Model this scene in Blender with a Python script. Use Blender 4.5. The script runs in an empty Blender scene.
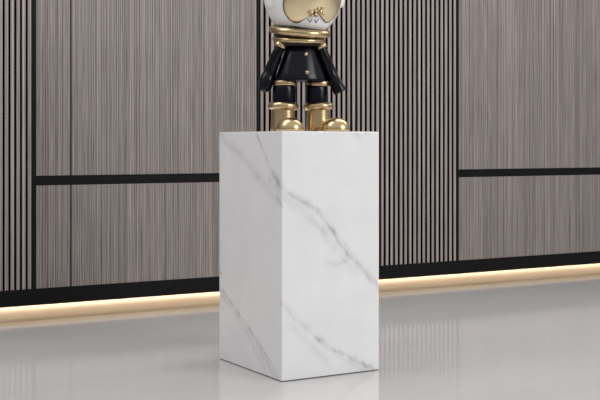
import bpy, bmesh, math, random
from mathutils import Vector, Matrix, noise
random.seed(4)
PI = math.pi
SC = bpy.context.scene
COL = SC.collection

# ------------------------------------------------------------------ camera
F = 1128.0                       # focal length in pixels of the 600 px frame
HOR = 143.0                      # horizon row
H = 0.762                        # eye height
TH = math.radians(30.43)         # wall direction turned away from the picture plane
cd = bpy.data.cameras.new('camera')
cam = bpy.data.objects.new('camera', cd)
COL.objects.link(cam)
cam.location = (0, 0, H)
cam.rotation_euler = (PI/2, 0, -TH)
cd.sensor_width = 36
cd.lens = 36*F/600
cd.shift_y = (HOR-200)/600
SC.camera = cam
RIGHT = Vector((math.cos(TH), -math.sin(TH), 0))
FWD = Vector((math.sin(TH), math.cos(TH), 0))

WY = 4.62                        # plane of the panelled wall
def wall_x(px):                  # where a vertical line of the wall stands along it
    return WY*math.tan(TH+math.atan((px+.35-300)/F))

# ------------------------------------------------------------------ helpers
def lin(c):
    c = c/255
    return c/12.92 if c <= .04045 else ((c+.055)/1.055)**2.4
def rgb(r, g, b): return (lin(r), lin(g), lin(b), 1)

def mat(name, color=(.5,.5,.5,1), rough=.5, metal=0, coat=0, coat_rough=.1, spec=.5):
    m = bpy.data.materials.new(name); m.use_nodes = True
    p = m.node_tree.nodes['Principled BSDF']
    p.inputs['Base Color'].default_value = color
    p.inputs['Roughness'].default_value = rough
    p.inputs['Metallic'].default_value = metal
    p.inputs['Coat Weight'].default_value = coat
    p.inputs['Coat Roughness'].default_value = coat_rough
    p.inputs['Specular IOR Level'].default_value = spec
    return m
def nd(m, typ, **kw):
    n = m.node_tree.nodes.new(typ)
    for k, v in kw.items(): setattr(n, k, v)
    return n
def ln(m, a, b): m.node_tree.links.new(a, b)
def pr(m): return m.node_tree.nodes['Principled BSDF']

def obj(name, bm, material, parent=None, smooth=False, mats=None):
    me = bpy.data.meshes.new(name)
    bmesh.ops.recalc_face_normals(bm, faces=bm.faces[:])
    bm.to_mesh(me); bm.free()
    if smooth:
        for p in me.polygons: p.use_smooth = True
    me.materials.append(material)
    o = bpy.data.objects.new(name, me); COL.objects.link(o)
    if parent: o.parent = parent
    return o
def autosmooth(o, ang=40):
    me = o.data
    for p in me.polygons: p.use_smooth = True
    bm = bmesh.new(); bm.from_mesh(me)
    for e in bm.edges:
        if len(e.link_faces) == 2 and e.calc_face_angle(0) > math.radians(ang): e.smooth = False
    bm.to_mesh(me); bm.free()
    return o

def add_box(bm, x0, x1, y0, y1, z0, z1):
    v = [bm.verts.new((x, y, z)) for z in (z0, z1) for y in (y0, y1) for x in (x0, x1)]
    for f in ((0,2,3,1),(4,5,7,6),(0,1,5,4),(2,6,7,3),(0,4,6,2),(1,3,7,5)):
        bm.faces.new([v[i] for i in f])
def box_bm(*a, bev=0):
    bm = bmesh.new(); add_box(bm, *a)
    if bev: bmesh.ops.bevel(bm, geom=bm.edges[:], offset=bev, segments=2, affect='EDGES', profile=.7)
    return bm

# ------------------------------------------------------------------ materials
def veneer(name, base, amp):
    m = mat(name, rough=.5, spec=.35)
    tc = nd(m, 'ShaderNodeTexCoord')
    def streak(sx, sz, det, off):
        mp = nd(m, 'ShaderNodeMapping'); mp.inputs['Scale'].default_value = (sx, 1, sz)
        mp.inputs['Location'].default_value = (off, off*.3, off*.7)
        n = nd(m, 'ShaderNodeTexNoise'); n.inputs['Scale'].default_value = 1
        n.inputs['Detail'].default_value = det; n.inputs['Roughness'].default_value = .6
        ln(m, tc.outputs['Object'], mp.inputs['Vector']); ln(m, mp.outputs[0], n.inputs['Vector'])
        return n.outputs['Fac']
    a = streak(215, .7, 1, 3.1); b = streak(110, .5, 0, 7.7); c = streak(420, 5, 0, 1.3)
    def mul(s, k, o):
        q = nd(m, 'ShaderNodeMath', operation='MULTIPLY_ADD'); ln(m, s, q.inputs[0])
        q.inputs[1].default_value = k; q.inputs[2].default_value = o; return q.outputs[0]
    def add(s, t):
        q = nd(m, 'ShaderNodeMath', operation='ADD'); ln(m, s, q.inputs[0]); ln(m, t, q.inputs[1]); return q.outputs[0]
    s = add(add(mul(a, 1.9*amp, -.95*amp), mul(b, .15*amp, -.075*amp)), mul(c, 1.2*amp, 1-.6*amp))
    wv = nd(m, 'ShaderNodeTexWave', wave_type='BANDS', bands_direction='X', wave_profile='SIN')
    wv.inputs['Scale'].default_value = 29; wv.inputs['Distortion'].default_value = 5; wv.inputs['Detail'].default_value = 2
    wv.inputs['Detail Scale'].default_value = .35
    wm = nd(m, 'ShaderNodeMapping'); wm.inputs['Scale'].default_value = (1, 1, .03)
    ln(m, tc.outputs['Object'], wm.inputs['Vector']); ln(m, wm.outputs[0], wv.inputs['Vector'])
    s = add(s, mul(wv.outputs['Fac'], .46*amp, -.23*amp))
    v = nd(m, 'ShaderNodeVectorMath', operation='SCALE'); v.inputs[0].default_value = base[:3]
    ln(m, s, v.inputs['Scale']); ln(m, v.outputs[0], pr(m).inputs['Base Color'])
    return m
M_VEN = veneer('grey_brown_veneer', rgb(127, 119, 116), .9)
M_SLAT = veneer('slat_veneer', rgb(151, 141, 138), .7)
M_BLACK = mat('black_trim', rgb(19, 18, 19), .55, spec=.12)
M_BACK = mat('black_backing', rgb(8, 6, 6), .9, spec=.02)
M_RECESS = mat('recess_paint', rgb(112, 106, 100), .7)

M_FLOOR = mat('polished_grey_floor', rgb(192, 189, 188), .09, spec=.42)
m = M_FLOOR
tc = nd(m, 'ShaderNodeTexCoord'); n1 = nd(m, 'ShaderNodeTexNoise'); n1.inputs['Scale'].default_value = 2.2; n1.inputs['Detail'].default_value = 5
ln(m, tc.outputs['Object'], n1.inputs['Vector'])
r = nd(m, 'ShaderNodeValToRGB'); ln(m, n1.outputs['Fac'], r.inputs[0])
r.color_ramp.elements[0].position = .3; r.color_ramp.elements[0].color = rgb(197, 194, 193)
r.color_ramp.elements[1].position = .7; r.color_ramp.elements[1].color = rgb(202, 199, 197)
ln(m, r.outputs[0], pr(m).inputs['Base Color'])

M_MARBLE = mat('white_veined_marble', rgb(242, 242, 243), .3, spec=.35)
m = M_MARBLE
at = nd(m, 'ShaderNodeAttribute', attribute_name='vein')
tc = nd(m, 'ShaderNodeTexCoord'); n1 = nd(m, 'ShaderNodeTexNoise'); n1.inputs['Scale'].default_value = 9; n1.inputs['Detail'].default_value = 6
ln(m, tc.outputs['Object'], n1.inputs['Vector'])
r = nd(m, 'ShaderNodeValToRGB'); ln(m, n1.outputs['Fac'], r.inputs[0])
r.color_ramp.elements[0].position = .3; r.color_ramp.elements[0].color = rgb(238, 238, 239)
r.color_ramp.elements[1].position = .65; r.color_ramp.elements[1].color = rgb(244, 244, 244)
mx = nd(m, 'ShaderNodeMix', data_type='RGBA')
ln(m, at.outputs['Fac'], mx.inputs['Factor']); ln(m, r.outputs[0], mx.inputs['A'])
mx.inputs['B'].default_value = rgb(150, 149, 151)
ln(m, mx.outputs['Result'], pr(m).inputs['Base Color'])
M_CONTACT = mat('dark_contact_line', rgb(50, 50, 50), .6)

M_GOLD = mat('polished_gold', rgb(205, 181, 140), .27, metal=1)
M_VISOR = mat('satin_gold', rgb(238, 219, 180), .34, metal=1)
M_OUTLINE = mat('outline_dark', rgb(52, 38, 22), .4, metal=.7)
M_NAVY = mat('glossy_black_navy', rgb(7, 9, 20), .2, spec=.26)
M_SUIT = mat('dark_neck', rgb(20, 18, 18), .5)
M_WHITE = mat('white_gloss', rgb(251, 251, 252), .25, coat=.5, coat_rough=.05)
M_LINE = mat('ink_line', rgb(60, 55, 95), .4)

# ------------------------------------------------------------------ the setting
XL, XR = wall_x(0)-1.9, wall_x(600)+1.9
TOP = 2.7
bm = box_bm(-2.6, XR, -1.2, WY+.75, -.05, 0)
fl = obj('floor', bm, M_FLOOR); fl['kind'] = 'structure'

BB0, BB1 = .085, .1536            # black base band
PF = WY                          # panel face
bm = bmesh.new()
add_box(bm, XL, XR, WY+.020, WY+.70, BB0+.004, TOP)       # carcass of the floating wall
wall = obj('wall_back', bm, M_BACK); wall['kind'] = 'structure'
rc = obj('recess_wall', box_bm(XL, XR, WY+.60, WY+.70, 0, BB0+.004), M_RECESS, wall)

bm = box_bm(XL, XR, WY-.002, WY+.03, BB0, BB1, bev=.001)
base = obj('baseboard_back', bm, M_BLACK); base['kind'] = 'structure'

RZ0, RZ1 = .584, .625            # black horizontal rail
gap = .004
def flat_panel(x0, x1, z0, z1):
    o = obj('veneer_panel', box_bm(x0, x1, PF, PF+.02, z0, z1, bev=.0008), M_VEN, wall)
    return o
def panel_field(x0, x1, joints=()):
    xs = [x0]+list(joints)+[x1]
    for i in range(len(xs)-1):
        a = xs[i]+(.0030 if i else 0); b = xs[i+1]-(.0030 if i < len(xs)-2 else 0)
        flat_panel(a, b, BB1, RZ0); flat_panel(a, b, RZ1, TOP)
    k = trims[0]; trims[0] += 1
    t = obj('trim_%d' % k, box_bm(x0, x1, PF+.002, PF+.02, RZ0+.0005, RZ1-.0005), M_BLACK); t['kind'] = 'structure'
def post(x0, x1):
    k = trims[0]; trims[0] += 1
    t = obj('trim_%d' % k, box_bm(x0, x1, PF+.001, PF+.02, BB1, TOP), M_BLACK); t['kind'] = 'structure'
trims = [1]
def slat_field(x0, x1, n, w):
    pitch = (x1-x0)/n
    bm = bmesh.new()
    for i in range(n):
        c = x0+(i+.5)*pitch
        # a slat with softly rounded front corners
        d, e = .008, .0022
        y0 = PF+.001; y1 = PF+.02
        prof = [(c-w/2, y1), (c-w/2, y0+e), (c-w/2+e*.4, y0+e*.35), (c-w/2+e, y0), (c+w/2-e, y0), (c+w/2-e*.4, y0+e*.35), (c+w/2, y0+e), (c+w/2, y1)]
        lo = [bm.verts.new((x, y, BB1)) for x, y in prof]; hi = [bm.verts.new((x, y, TOP)) for x, y in prof]
        for j in range(len(prof)-1):
            bm.faces.new((lo[j], lo[j+1], hi[j+1], hi[j]))
        bm.faces.new(hi); bm.faces.new(lo[::-1])
    # backing board in the grooves
    o = obj('slatted_panel', bm, M_SLAT, wall)
    g = obj('groove_backing', box_bm(x0, x1, PF+.0042, PF+.02, BB1, TOP), M_BACK, o)
    return o
X31, X36, X71, X256, X259, X457, X458 = [wall_x(p) for p in (31.2, 35.8, 70.6, 256, 259.2, 457.0, 458.6)]
P_L = .0281
# left of the frame: a slatted field that starts outside the picture
n_l = 30
slat_field(X31+.0045-n_l*.0241, X31+.0045, n_l, .0149)
post(X31, X36)
panel_field(X36, X256, (X71,))
post(X256, X259)
n_r = round((X457-X259)/P_L)
slat_field(X259, X457, n_r, .0152)
post(X457, X458)
panel_field(X458, XR-.02, (wall_x(600)+.55,))
post(XR-.02, XR)
xa = X31+.0045-n_l*.0241
post(xa-.02, xa)
panel_field(XL, xa-.02)

# ------------------------------------------------------------------ marble pedestal
P0 = RIGHT*(-.0583)+FWD*3.596    # front corner
A, B, HT = .448, .3755, .800      # depth (left face), width (right face), height
def unfold(px, py):              # a point of the vein drawing -> metres along the face from the front corner
    u = (px-300)/F
    if px < 281:                 # left face
        a = (P0.dot(RIGHT)-u*P0.dot(FWD))/(math.sin(TH)+u*math.cos(TH)); d = P0.dot(FWD)+a*math.cos(TH); s = -a
    else:
        b = (u*P0.dot(FWD)-P0.dot(RIGHT))/(math.cos(TH)-u*math.sin(TH)); d = P0.dot(FWD)+b*math.sin(TH); s = b
    return (s, H-(py-HOR)*d/F)
veins = [   # points, width, strength, core strength
 ([(252,122),(258,138),(266,155),(274,175),(281,186)], .007, .28, .30),
 ([(219,129),(226,141),(236,149),(250,164),(262,180),(272,192),(281,203)], .014, .24, .10),
 ([(272,170),(281,186),(294,196),(309,205),(320,215),(329,228),(341,243),(351,255),(362,268),(372,279),(381,289)], .012, .36, .24),
 ([(276,186),(287,197),(302,208),(316,222),(327,238)], .016, .20, .04),
 ([(270,180),(281,195),(291,206)], .012, .16, .05),
 ([(327,262),(343,262),(351,258),(358,262)], .008, .14, .06),
 ([(335,248),(348,262),(357,272)], .016, .16, .02),
 ([(217,283),(225,294),(231,303),(242,320),(252,335),(262,347),(270,361),(277,378)], .007, .34, .34),
 ([(217,287),(228,304),(238,316),(250,340),(258,356),(265,368)], .010, .22, .10),
 ([(255,340),(264,356),(273,374)], .018, .20, .02),
 ([(281,303),(295,317),(310,332),(325,341),(338,349)], .010, .20, .06),
 ([(316,337),(330,345),(345,353),(358,361),(379,370)], .010, .34, .16),
 ([(290,326),(306,340),(322,356),(330,366)], .013, .13, .0),
 ([(340,354),(352,362),(362,368),(372,372)], .009, .18, .08),
 ([(349,128),(355,133),(361,136)], .009, .2, .05),
 ([(361,136),(368,132),(375,130)], .007, .2, .0),
]
VE = [([Vector(unfold(x, y)) for x, y in pts], w, s, c) for pts, w, s, c in veins]
# the two faces turned away carry veins of their own
VE += [([Vector(q) for q in pts], w, s, c) for pts, w, s, c in (
 ([(.38,.20),(.50,.36),(.62,.44),(.74,.60),(.83,.72),(.85,.80)], .014, .34, .2),
 ([(-.44,.30),(-.56,.42),(-.66,.46),(-.80,.62)], .012, .3, .2),
 ([(.52,0),(.62,.12),(.78,.22)], .010, .28, .15))]
def seg_d(p, a, b):
    ab = b-a; t = max(0, min(1, (p-a).dot(ab)/max(ab.dot(ab), 1e-9)))
    return (p-a-ab*t).length
def vein_at(s, z):
    q = Vector((s*9, z*9, .3)); w1 = noise.noise(q); w2 = noise.noise(q+Vector((7, 3, 5)))
    q2 = Vector((s*45, z*45, 1.3)); w3 = noise.noise(q2); w4 = noise.noise(q2+Vector((2, 9, 4)))
    p = Vector((s+.010*w1+.0045*w3, z+.010*w2+.0045*w4))
    patch = .62+.75*noise.noise(Vector((s*24+2, z*24, 8.1)))
    al, ac = s*.57-z*.82, s*.82+z*.57                   # along and across the run of the veins
    fine = max(.15, .85+.9*noise.noise(Vector((al*16, ac*95, 3.1)))+.5*noise.noise(Vector((al*60, ac*190, 6.1))))
    v = 0
    for pts, w, st, co in VE:
        if min(abs(p.x-c.x) for c in pts) > .2: continue
        d = min(seg_d(p, pts[i], pts[i+1]) for i in range(len(pts)-1))
        if d > .06: continue
        v = max(v, 1.5*st*math.exp(-(d/w)**2)*max(.15, patch)*fine + .55*co*math.exp(-(d/.0034)**2)*max(.1, patch)*fine)
    return max(0, min(.85, v))
per = []                          # perimeter loop: (x, y, unfolded s)
R_ = .0025
def side(p, q, s0, s1, n):
    for i in range(n+1):
        t = i/n; per.append((p[0]+(q[0]-p[0])*t, p[1]+(q[1]-p[1])*t, s0+(s1-s0)*t))
def corner(cx, cy, a0, s):
    for k in (1, 2):
        a = a0+PI/2*k/3; per.append((cx+R_*math.cos(a), cy+R_*math.sin(a), s))
side((0, A-R_), (0, R_), -(A-R_), -R_, 110); corner(R_, R_, PI, 0)
side((R_, 0), (B-R_, 0), R_, B-R_, 120); corner(B-R_, R_, 1.5*PI, B)
side((B, R_), (B, A-R_), B+R_, B+A-R_, 50); corner(B-R_, A-R_, 0, B+A)
side((B-R_, A), (R_, A), -(A+B)+R_, -A-R_, 50); corner(R_, A-R_, PI/2, -A)
zs = [.003+(HT-.002-.003)*k/230 for k in range(231)]
bm = bmesh.new(); lay = bm.verts.layers.float.new('vein')
rows = []
for z in zs:
    row = []
    for x, y, s in per:
        v = bm.verts.new((x, y, z)); v[lay] = vein_at(s, z); row.append(v)
    rows.append(row)
inset = []
for x, y, s in per:               # tiny chamfer to the top
    v = bm.verts.new((R_+(x-R_)*(B-.002)/B if False else x+(B/2-x)*.004, y+(A/2-y)*.004, HT)); v[lay] = 0; inset.append(v)
rows.append(inset)
for a, b in zip(rows, rows[1:]):
    for i in range(len(per)):
        j = (i+1) % len(per); bm.faces.new((a[i], a[j], b[j], b[i]))
bm.faces.new(inset); bm.faces.new(rows[0][::-1])
ped = bpy.data.objects.new('display_pedestal', None); COL.objects.link(ped); ped.location = (P0.x, P0.y, 0)
ped['label'] = 'tall white grey-veined marble block pedestal standing on the polished floor'
ped['category'] = 'pedestal'
body = obj('marble_body', bm, M_MARBLE, ped); autosmooth(body, 35)
obj('contact_line', box_bm(.003, B-.003, .003, A-.003, 0, .004), M_CONTACT, ped)  # dark inset slab draws the contact gap line under the block

# ------------------------------------------------------------------ the figurine
U = .003442                       # one unit of the figure
YAW = math.radians(20)
fig = bpy.data.objects.new('astronaut_figurine', None); COL.objects.link(fig)
PC = P0+Vector((B/2, A/2, 0))
d_c = PC.dot(FWD)
fig.location = FWD*d_c+RIGHT*((301-300)/F*d_c)+Vector((0, 0, HT))
fig.rotation_euler = (0, 0, -TH+YAW)
fig['label'] = 'gold, white and black helmeted figurine standing on the marble pedestal'
fig['category'] = 'figurine'
CY, SY = math.cos(YAW), math.sin(YAW)
def W(v, z, d=0):                 # v across the view, d away from the viewer -> figure's own axes
    return Vector((v*CY+d*SY, -v*SY+d*CY, z))*U
VX = Vector((CY, -SY, 0)); VD = Vector((SY, CY, 0))

def ring_loft(rings, close0=True, close1=True):
    bm = bmesh.new(); L = [[bm.verts.new(p) for p in r] for r in rings]
    n = len(L[0])
    for a, b in zip(L, L[1:]):
        for i in range(n): bm.faces.new((a[i], a[(i+1) % n], b[(i+1) % n], b[i]))
    if close0: bm.faces.new(L[0][::-1])
    if close1: bm.faces.new(L[-1])
    return bm
def lathe(c, prof, sy=1, n=40, M=None):   # prof: (radius, height) in units, c in metres
    rings = []
    for r, z in prof:
        ring = []
        for i in range(n):
            a = 2*PI*i/n; q = Vector((r*math.cos(a), r*sy*math.sin(a), z))*U
            if M: q = M @ q
            ring.append(c+q)
        rings.append(ring)
    return ring_loft(rings)
def tube(path, radii, n=24, sq=1.0):
    pts = [Vector(p) for p in path]; rings = []; up = Vector((0.1, 1, .05))
    for i, p in enumerate(pts):
        t = (pts[min(i+1, len(pts)-1)]-pts[max(i-1, 0)]).normalized()
        a = t.cross(up).normalized(); b = a.cross(t)
        rings.append([p+(a*math.cos(2*PI*k/n)+b*sq*math.sin(2*PI*k/n))*radii[i] for k in range(n)])
    return ring_loft(rings)
def torus(c, R, r, M=None, n=56, k=16, flat=1.0, sy=1.0):
    bm = bmesh.new(); V = []
    for i in range(n):
        a = 2*PI*i/n; row = []
        for j in range(k):
            b = 2*PI*j/k; rr = R+r*math.cos(b)
            q = Vector((rr*math.cos(a), rr*sy*math.sin(a), r*flat*math.sin(b)))*U
            if M: q = M @ q
            row.append(bm.verts.new(c+q))
        V.append(row)
    for i in range(n):
        for j in range(k):
            bm.faces.new((V[i][j], V[(i+1) % n][j], V[(i+1) % n][(j+1) % k], V[i][(j+1) % k]))
    return bm
def ball(bm, c, r, sx=1, sy=1, sz=1, M=None, n=20):
    s = bmesh.ops.create_uvsphere(bm, u_segments=n, v_segments=n//2, radius=1)
    for v in s['verts']:
        q = Vector((v.co.x*sx*r, v.co.y*sy*r, v.co.z*sz*r))*U
        if M: q = M @ q
        v.co = c+q
def spline(pts, n):               # Catmull-Rom through points
    out = []; P = [pts[0]]+list(pts)+[pts[-1]]
    for i in range(1, len(P)-2):
        p0, p1, p2, p3 = [Vector(q) for q in P[i-1:i+3]]
        for k in range(n):
            t = k/n
            out.append(.5*((2*p1)+(p2-p0)*t+(2*p0-5*p1+4*p2-p3)*t*t+(3*p1-p0-3*p2+p3)*t**3))
    out.append(Vector(pts[-1])); return out

# head: a tall round helmet
HC = W(2, 140); HR, HZ = 40.0, 46.0
bm = bmesh.new()
s = bmesh.ops.create_uvsphere(bm, u_segments=64, v_segments=40, radius=1)
for v in s['verts']: v.co = HC+Vector((v.co.x*HR, v.co.y*HR, v.co.z*HZ))*U
head = obj('helmet', bm, M_WHITE, fig, smooth=True)
def on_head(az, yp, off=0):       # az degrees from the facing direction, yp height row of the figure
    yp = yp+(143-yp)*.036*math.cos(math.radians(az+20))*math.sqrt(max(0, 1-((yp+8)/HZ)**2))
    dz = max(-.995, min(.995, (-8-yp)/HZ)); rr = math.sqrt(1-dz*dz)
    a = math.radians(az)
    nrm = Vector((math.sin(a)*rr/HR, -math.cos(a)*rr/HR, dz/HZ)).normalized()
    return HC+Vector((math.sin(a)*rr*HR, -math.cos(a)*rr*HR, dz*HZ))*U+nrm*off*U
half = [(0,11.5),(6.5,13.5),(15,17.3),(22,19.8),(30,21.5),(38,21),(45.5,18),(50,12.5),(50.5,6.5),(48.5,0),(45,-6),(41,-12),(38,-22),(31,-29),(20,-32),(8,-30),(0,-28)]
oh = spline(half, 5)
outline = oh+[Vector((-p.x, p.y)) for p in oh[-2:0:-1]]
def visor(grow, prof):            # prof: list of (scale, offset)
    c = Vector((0, -9)); rings = []
    for s, off in prof:
        rings.append([on_head((c.x+(p.x-c.x)*(s*grow)), (c.y+(p.y-c.y)*(s*grow)), off) for p in outline])
    bm = ring_loft(rings, False, False)
    # close the middle
    return bm
def capped(bm, p):
    bm.verts.ensure_lookup_table(); n = len(outline); vs = list(bm.verts)[-n:]
    q = bm.verts.new(p)
    for i in range(n): bm.faces.new((vs[i], vs[(i+1) % n], q))
    return bm
bm = capped(visor(1, [(1, -.3), (1, 1.0), (.985, 1.6), (.95, 2.0), (.85, 2.4), (.7, 2.7), (.5, 2.9), (.3, 3.0), (.12, 3.0)]), on_head(0, -9, 3.0))
vis = obj('visor', bm, M_VISOR, fig, smooth=True); autosmooth(vis, 60)
vis['label'] = 'satin gold two-lobed visor'
bm = capped(visor(1.028, [(1, -.4), (1, .7), (.9, .7), (.5, .7)]), on_head(0, -9, .7))
obj('visor_outline', bm, M_OUTLINE, fig)  # thin dark plate that shows as an outline around the visor
# small bow of gold knots between the lobes
def on_face(az, y, off): return on_head(az, y, off)
orn = bmesh.new()
for (az, y, r, sx, sz) in ((-9,11,2.5,1.3,.9),(-1.5,9.5,1.7,1,1),(0,13.5,2.4,.9,1.2),(7,10.5,2.5,1.1,1.1),(3,7.5,1.6,1.2,1),(9,7,1.5,1.2,.9),(-6,14.2,1.6,1.2,.8),(12,12.5,1.6,1.2,.9)):
    M = Matrix.Rotation(math.radians(az), 3, 'Z')
    ball(orn, on_face(az, y, 3.0), r, sx, .75, sz, M=M, n=14)
bow = obj('bow_ornament', orn, M_GOLD, fig, smooth=True)
# two little hooked lines under it
for hooks in ([(-9.5,18.3),(-6.5,20.6),(-4.5,21.6),(-2.8,20.4),(-1.2,18.6)], [(4,19),(6.5,21.2),(8.2,22.3),(9.8,20.8),(11,18.6)]):
    pts = [on_head(p.x-1.5, p.y, .25) for p in spline(hooks, 4)]
    obj('mouth_line', tube(pts, [.36*U]*len(pts), n=8), M_LINE, fig, smooth=True)
# round ear pieces
for sgn in (-1, 1):
    c = on_head(77*sgn, 1, 0); nrm = (c-HC); nrm.z *= .5; nrm.normalize()
    q = nrm.to_track_quat('Z', 'Y').to_matrix()
    bm = lathe(c-nrm*3.4*U, [(6.6,0),(6.9,2),(6.9,3.6),(6.3,4.8),(5,5.6),(3,6.0),(.3,6.1)], n=32, M=q)
    e = obj('ear_piece', bm, M_WHITE, fig, smooth=True); autosmooth(e, 50)
# collar rings, sagging to the front and tipped sideways
def tip(roll, pitch):
    return Matrix.Rotation(math.radians(roll), 3, VD) @ Matrix.Rotation(math.radians(pitch), 3, VX)
obj('neck', lathe(W(-1.5, 0), [(22.5,85),(24.5,89),(25.5,97),(24,104),(20,110)], sy=.95), M_SUIT, fig, smooth=True)
obj('collar_ring', torus(W(-1.3, 100.3), 27.4, 3.8, tip(5.2, 8)), M_GOLD, fig, smooth=True)
obj('collar_ring', torus(W(-2.2, 92.3), 24.2, 2.5, tip(2.4, 7.5)), M_GOLD, fig, smooth=True)
# coat
coat = obj('coat', lathe(W(.3, 0), [(8,91),(12,90),(14.8,87.5),(17,83),(19.4,76),(22.2,67),(25,58),(26.6,53),(26.8,51.2),(26.2,50.6),(18,51)], sy=.8, n=56), M_NAVY, fig)
autosmooth(coat, 50)
def coat_front(v, z, r): 
    # point on the coat's front at view offset v
    d = -math.sqrt(max(0, 1-(v/r)**2))*r*.86
    return W(.3+v, z, d)
for (v, z, r) in ((4.6,76.8,18.6),(5.6,58.4,24.2)):
    bm = bmesh.new(); p = coat_front(v, z, r)
    M = (W(v, 0, -r*.8)).normalized().to_track_quat('Z', 'Y').to_matrix()
    ball(bm, p, 2.1, 1, 1, .7, M=M, n=18)
    obj('button', bm, M_GOLD, fig, smooth=True)
# arms
def arm(path, radii, cap):
    pts = spline([W(*p) for p in path], 6)
    n = len(pts); m = len(radii)-1; rr = []
    for i in range(n):
        t = i/(n-1)*m; k = min(int(t), m-1); rr.append((radii[k]+(radii[k+1]-radii[k])*(t-k))*U)
    if cap == 'round':
        d = (pts[-1]-pts[-2]).normalized(); e = pts[-1]; r = rr[-1]
        for k in range(1, 7):
            a = PI/2*k/6; pts.append(e+d*r*math.sin(a)*.95); rr.append(max(r*math.cos(a), .02*r))
    else:
        d = (pts[-1]-pts[-2]).normalized(); e = pts[-1]; r = rr[-1]
        for dd, k in ((.5, .985), (.9, .93), (1.0, .86), (.4, .80)): pts.append(e+d*dd*U); rr.append(r*k)
    o = obj('arm', tube(pts, rr), M_NAVY, fig, smooth=True); autosmooth(o, 50); return o
arm([(-20,85,-11),(-24.8,75,-10),(-30.5,60,-6),(-34.3,51,-7),(-35.3,45.5,-8)], [4.6,5.4,6.5,7.2,6.6], 'round')
arm([(19.5,86,-5),(23.8,75,-2),(30.5,58,3),(36,47,2),(39.2,40.6,2)], [4.2,5.2,6.0,6.4,6.7], 'flat')
for (p, q, r) in (((-19.2,87.6,-11),(-21.6,83.0,-12),6.2), ((19.4,86.4,-5),(21.4,82.6,-6),5.3)):
    a, b = W(*p), W(*q); t = (b-a)
    obj('shoulder_band', tube([a, a+t*.12, a+t*.3, a+t*.7, a+t*.88, b], [r*.8*U, r*.96*U, r*U, r*1.04*U, r*1.0*U, r*.85*U]), M_GOLD, fig, smooth=True)
# legs, trouser bands and boots
for sgn, foot in ((-1, 14.5), (1, 38)):
    v = 17.6*sgn+.2; d = 6*sgn
    if sgn > 0: v -= .8
    c = W(v-(-.4 if sgn < 0 else 1.2), 0, d)
    obj('leg', lathe(c, [(10,20),(11.6,26),(11.6,34),(11.4,42),(11.0,46.5),(9.9,48),(9.5,54)], n=36), M_NAVY, fig, smooth=True)
    obj('trouser_band', lathe(W(v+(2 if sgn < 0 else 1.0)*.6, 0, d), [(9.4,45.8),(11.7,46),(12.1,46.6),(12.1,50),(11.7,50.6),(9.4,50.8)], n=36), M_GOLD, fig, smooth=True)
    # boot with a rolled cuff and a round toe cap pointing along the foot
    sh = W(v-(.4 if sgn < 0 else -.4), 0, d)
    fa = math.radians(foot)
    fd = (VX*math.sin(fa)-VD*math.cos(fa))
    boot = obj('boot', lathe(sh, [(11.4,0),(12.4,.5),(12.6,2),(12.2,8),(11.8,16),(11.6,24)], n=40), M_GOLD, fig, smooth=True); autosmooth(boot, 60)
    obj('boot_cuff', torus(sh+Vector((0, 0, 25.6*U)), 11.4, 4.0, tip(1.5*-sgn, 0), flat=.98), M_GOLD, boot, smooth=True)
    # toe cap: half dome, flat sole
    tc_ = sh+fd*27.5*U
    rings = []
    M = Matrix((( -fd.y, fd.x, 0), (0, 0, 0), (0, 0, 0)))
    side_v = Vector((-fd.y, fd.x, 0))
    for (k, z) in ((.94,0),(1.0,.8),(1.02,2.4),(1.0,4.5),(.93,7.4),(.80,10),(.62,12),(.40,13.3),(.18,13.9),(.02,14.0)):
        rings.append([tc_+(side_v*math.cos(2*PI*i/40)*13.2*k+fd*math.sin(2*PI*i/40)*14.2*k)*U+Vector((0, 0, z*U)) for i in range(40)])
    t = obj('toe_cap', ring_loft(rings), M_GOLD, boot, smooth=True); autosmooth(t, 60)
    # the vamp that joins shaft and toe
    rings = []
    for k in range(7):
        f = k/6; q = sh+fd*(27.5*.95*f)*U
        w_ = 11.4; h_ = 9.5-1.5*f
        rings.append([q+side_v*math.cos(PI*i/12)*w_*U+Vector((0, 0, math.sin(PI*i/12)*h_*U)) for i in range(13)])
    bm = ring_loft(rings)
    vamp = obj('vamp', bm, M_GOLD, boot, smooth=True); autosmooth(vamp, 60)

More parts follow.
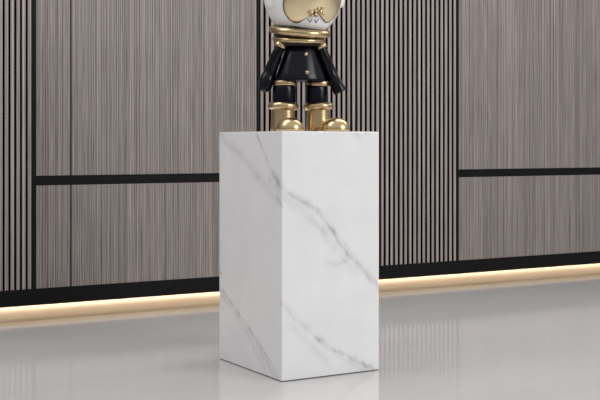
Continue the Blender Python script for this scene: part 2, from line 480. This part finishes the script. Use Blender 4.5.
# ------------------------------------------------------------------ light
wd = bpy.data.worlds.new('room_daylight'); SC.world = wd; wd.use_nodes = True
nt = wd.node_tree; bg = nt.nodes['Background']
tc = nt.nodes.new('ShaderNodeTexCoord'); sx = nt.nodes.new('ShaderNodeSeparateXYZ'); rp = nt.nodes.new('ShaderNodeValToRGB')
nt.links.new(tc.outputs['Generated'], sx.inputs[0])
mp = nt.nodes.new('ShaderNodeMapRange'); mp.inputs['From Min'].default_value = -1; mp.inputs['From Max'].default_value = 1
nt.links.new(sx.outputs['Z'], mp.inputs['Value']); nt.links.new(mp.outputs[0], rp.inputs[0])
e = rp.color_ramp.elements
e[0].position = .45; e[0].color = (.25, .245, .24, 1)
e[1].position = .8; e[1].color = (.95, .95, .96, 1)
nt.links.new(rp.outputs[0], bg.inputs['Color']); bg.inputs['Strength'].default_value = .72
def area(name, loc, target, sx_, sy_, power, color=(1,1,1)):
    l = bpy.data.lights.new(name, 'AREA'); l.shape = 'RECTANGLE'; l.size = sx_; l.size_y = sy_; l.energy = power; l.color = color
    o = bpy.data.objects.new(name, l); COL.objects.link(o); o.location = loc
    o.rotation_euler = (Vector(target)-Vector(loc)).to_track_quat('-Z', 'Y').to_euler(); return o
area('added_soft_light', (4.2, -1.0, 2.6), (2.0, 3.8, .6), 2.2, 2.0, 95)  # unseen soft lamp added to make the pedestal's right face brighter
cl = area('added_floor_light', (2.4, WY-1.0, 3.0), (2.4, WY-1.0, 0), 7.0, .7, 72)  # unseen overhead lamp added to lift the dark floor before the wall
cl.rotation_euler = (0, 0, 0)

for a, b, pw in ((.50, .59, 17), (.39, .51, 4.0), (.27, .39, 2.4), (.15, .27, 1.7), (.01, .14, 3.2)):   # warm strip under the wall; extra dimmed rows added to fade its floor glow
    l = area('warm_strip_light', ((XL+XR)/2, WY+(a+b)/2, BB0-.002), ((XL+XR)/2, WY+(a+b)/2, -1), XR-XL-.1, b-a, pw, (1, .76, .50))
    l.data.spread = math.radians(152)
    l.rotation_euler = (0, 0, 0)
    if a < .1:                    # the front row leans out over the floor
        l.rotation_euler = (math.radians(-20), 0, 0); l.data.spread = math.radians(112); l.location.z = BB0-.028
SC.view_settings.view_transform = 'Standard'
SC.view_settings.look = 'None'
SC.view_settings.gamma = 1
SC.view_settings.use_curve_mapping = False
SC.view_settings.exposure = 0
